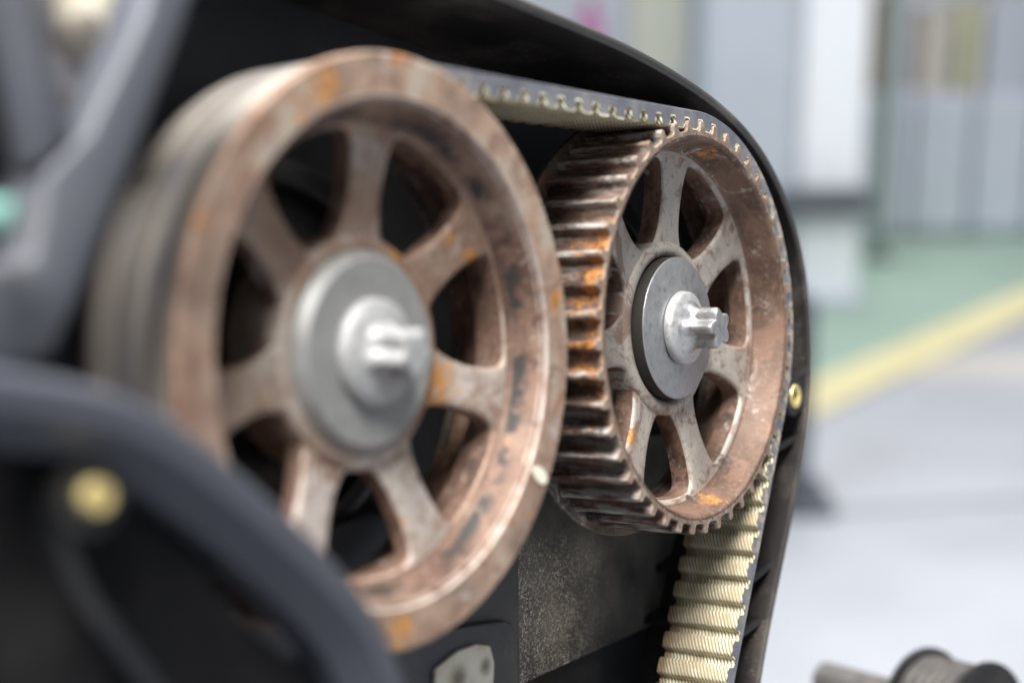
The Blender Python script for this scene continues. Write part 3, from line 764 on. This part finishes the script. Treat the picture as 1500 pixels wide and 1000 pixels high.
# line runs from (a 79, b 16) to (a 101, b 35)
def lin(a, off=0): return 16.3+(a-73.6)*(35.0-16.3)/(95.6-73.6)+off
sheet('green_path', [(20, lin(20, -1.6)), (125, lin(125, -1.6)), (125, lin(125, -90)), (20, lin(20, -90))], FLOOR+.08, M['green'])
sheet('yellow_line', [(20, lin(20, 2.3)), (150, lin(150, 2.3)), (150, lin(150, -2.2)), (20, lin(20, -2.2))], FLOOR+.16, M['yellow'])
sheet('worn_floor_strip', [(77, 22), (81, 24), (83, 46), (78, 46)], FLOOR+.04, flat('worn_floor_paint', (.66, .62, .55), .5, 0, .1, .3))
sheet('floor_joint', [(50, -30), (50.5, -30), (64, 60), (63.5, 60)], FLOOR+.04, flat('joint_filler', (.30, .31, .34), .6))
mb = MB(); hbox(mb, 150, 153, -120, 160, FLOOR, FLOOR+90); tag(mb.build('hall_wall', [M['wallc']], None, 0, base=BG), kind='structure')
F0 = FLOOR
hthing('bounce_blocker_table', 'unseen dark table added under the engine to cut floor bounce', 'stand', [('blocker_top', (-6, 9.5, -12, 5, CW.z-7.2, CW.z-6.8), M['darkg'])]+[('leg', (a_, a_+.8, b_, b_+.8, F0, CW.z-7.2), M['darkg']) for a_ in (-5.6, 8.3) for b_ in (-11.5, 3.9)])  # unseen table, added to block light bouncing up from the floor
hthing('white_column', 'blurred white upright column with a dark bar across it, right of the housing', 'column',
       [('shaft', (95.5, 100.5, 19.0, 23.3, F0, F0+60), M['white']), ('foot', (94.5, 101.5, 18.5, 23.8, F0, F0+.6), M['light'])])
hthing('dark_bar', 'blurred dark bar fixed across the white column', 'bar', [('bar', (92.5, 95.4, 17.2, 23.2, F0+6.5, F0+8.0), M['darkg'])])
hthing('grey_cabinet', 'tall blurred grey machine cabinet between the black housing and the white column', 'cabinet',
       [('body', (94, 102, 12.2, 18.6, F0+.8, F0+50), M['greyp']), ('door', (93.6, 94, 12.6, 18.2, F0+1.5, F0+40), M['greyp']), ('base', (94.4, 101.6, 12.5, 18.3, F0, F0+.8), M['darkg'])])
tops = [(28.6, 33.2, 'second'), (33.6, 38.2, 'middle'), (38.6, 43.2, 'fourth'), (43.6, 48.2, 'far')]
labs = ['blurred pale grey locker nearest the white column', 'blurred pale grey locker second from the white column', 'blurred pale grey locker third from the white column', 'blurred pale grey locker at the right edge of the picture']
for (b0, b1, _), lb in zip(tops, labs):
    hthing('locker', lb, 'locker', [('body', (120, 128, b0, b1, F0+.5, F0+12), M['light']), ('door', (119.7, 120, b0+.2, b1-.2, F0+.8, F0+11.6), M['light']), ('plinth', (120.4, 127.6, b0+.2, b1-.2, F0, F0+.5), M['greyp'])], 'lockers along the far side of the hall')
for nm, lb, ct, bb, zz, col in (('carton', 'blurred brown carton on the locker nearest the white column', 'carton', (29.4, 31.6), (12.0, 19.5), (.34, .22, .16)),
        ('storage_bin', 'blurred pale yellow bin above the grey lockers', 'bin', (37.2, 38.6), (12.05, 19.0), (.60, .58, .42)),
        ('carton', 'blurred beige carton on the lockers beside the yellow bin', 'carton', (34.0, 36.4), (12.05, 18.5), (.58, .54, .48)),
        ('carton', 'blurred light grey carton on the lockers at the right edge', 'carton', (39.2, 42.4), (12.0, 20.0), (.50, .52, .58))):
    hthing(nm, lb, ct, [('box_body', (121, 126, bb[0], bb[1], F0+zz[0], F0+zz[1]), flat(nm+'_colour', col)), ('lid', (120.9, 126.1, bb[0]-.1, bb[1]+.1, F0+zz[1], F0+zz[1]+.4), flat(nm+'_lid', tuple(c*.9 for c in col)))])
hthing('pipe', 'blurred dark green vertical pipe just right of the white column', 'pipe', [('tube', (110, 111.2, 28.0, 29.0, F0+.6, F0+50), flat('dark_green_paint', (.24, .30, .27))), ('flange', (109.6, 111.6, 27.6, 29.4, F0, F0+.6), M['darkg'])])
hthing('workbench', 'blurred grey workbench behind the top of the black housing', 'bench', [('bench_top', (112, 120, -4, 11.6, F0+13.4, F0+14), M['greyp']), ('bench_body', (113, 119.5, -3.6, 11.2, F0, F0+13.4), M['greyp'])])
hthing('carton', 'blurred pale cream carton on the grey workbench', 'carton', [('box_body', (114, 118, 9.4, 13.6, F0+14, F0+21), flat('cream_card', (.72, .70, .60))), ('lid', (113.9, 118.1, 9.3, 13.7, F0+21, F0+21.4), flat('cream_lid', (.66, .62, .55)))])
hthing('bag', 'blurred magenta bag on the grey workbench', 'bag', [('bag_body', (114, 117, 5.2, 7.2, F0+14, F0+18.5), flat('magenta_cloth', (.55, .18, .42))), ('handle', (115, 115.4, 5.8, 6.6, F0+18.5, F0+20), flat('magenta_cloth', (.45, .12, .32)))])
hthing('floor_stand', 'blurred dark grey stand on the floor close to the right side of the black housing', 'stand', [('post', (57, 59, 10.8, 12.4, F0+.5, F0+9), M['darkg']), ('foot', (56, 60, 10.3, 13.4, F0, F0+.5), M['darkg'])])
S.render.resolution_x = 1024; S.render.resolution_y = 682
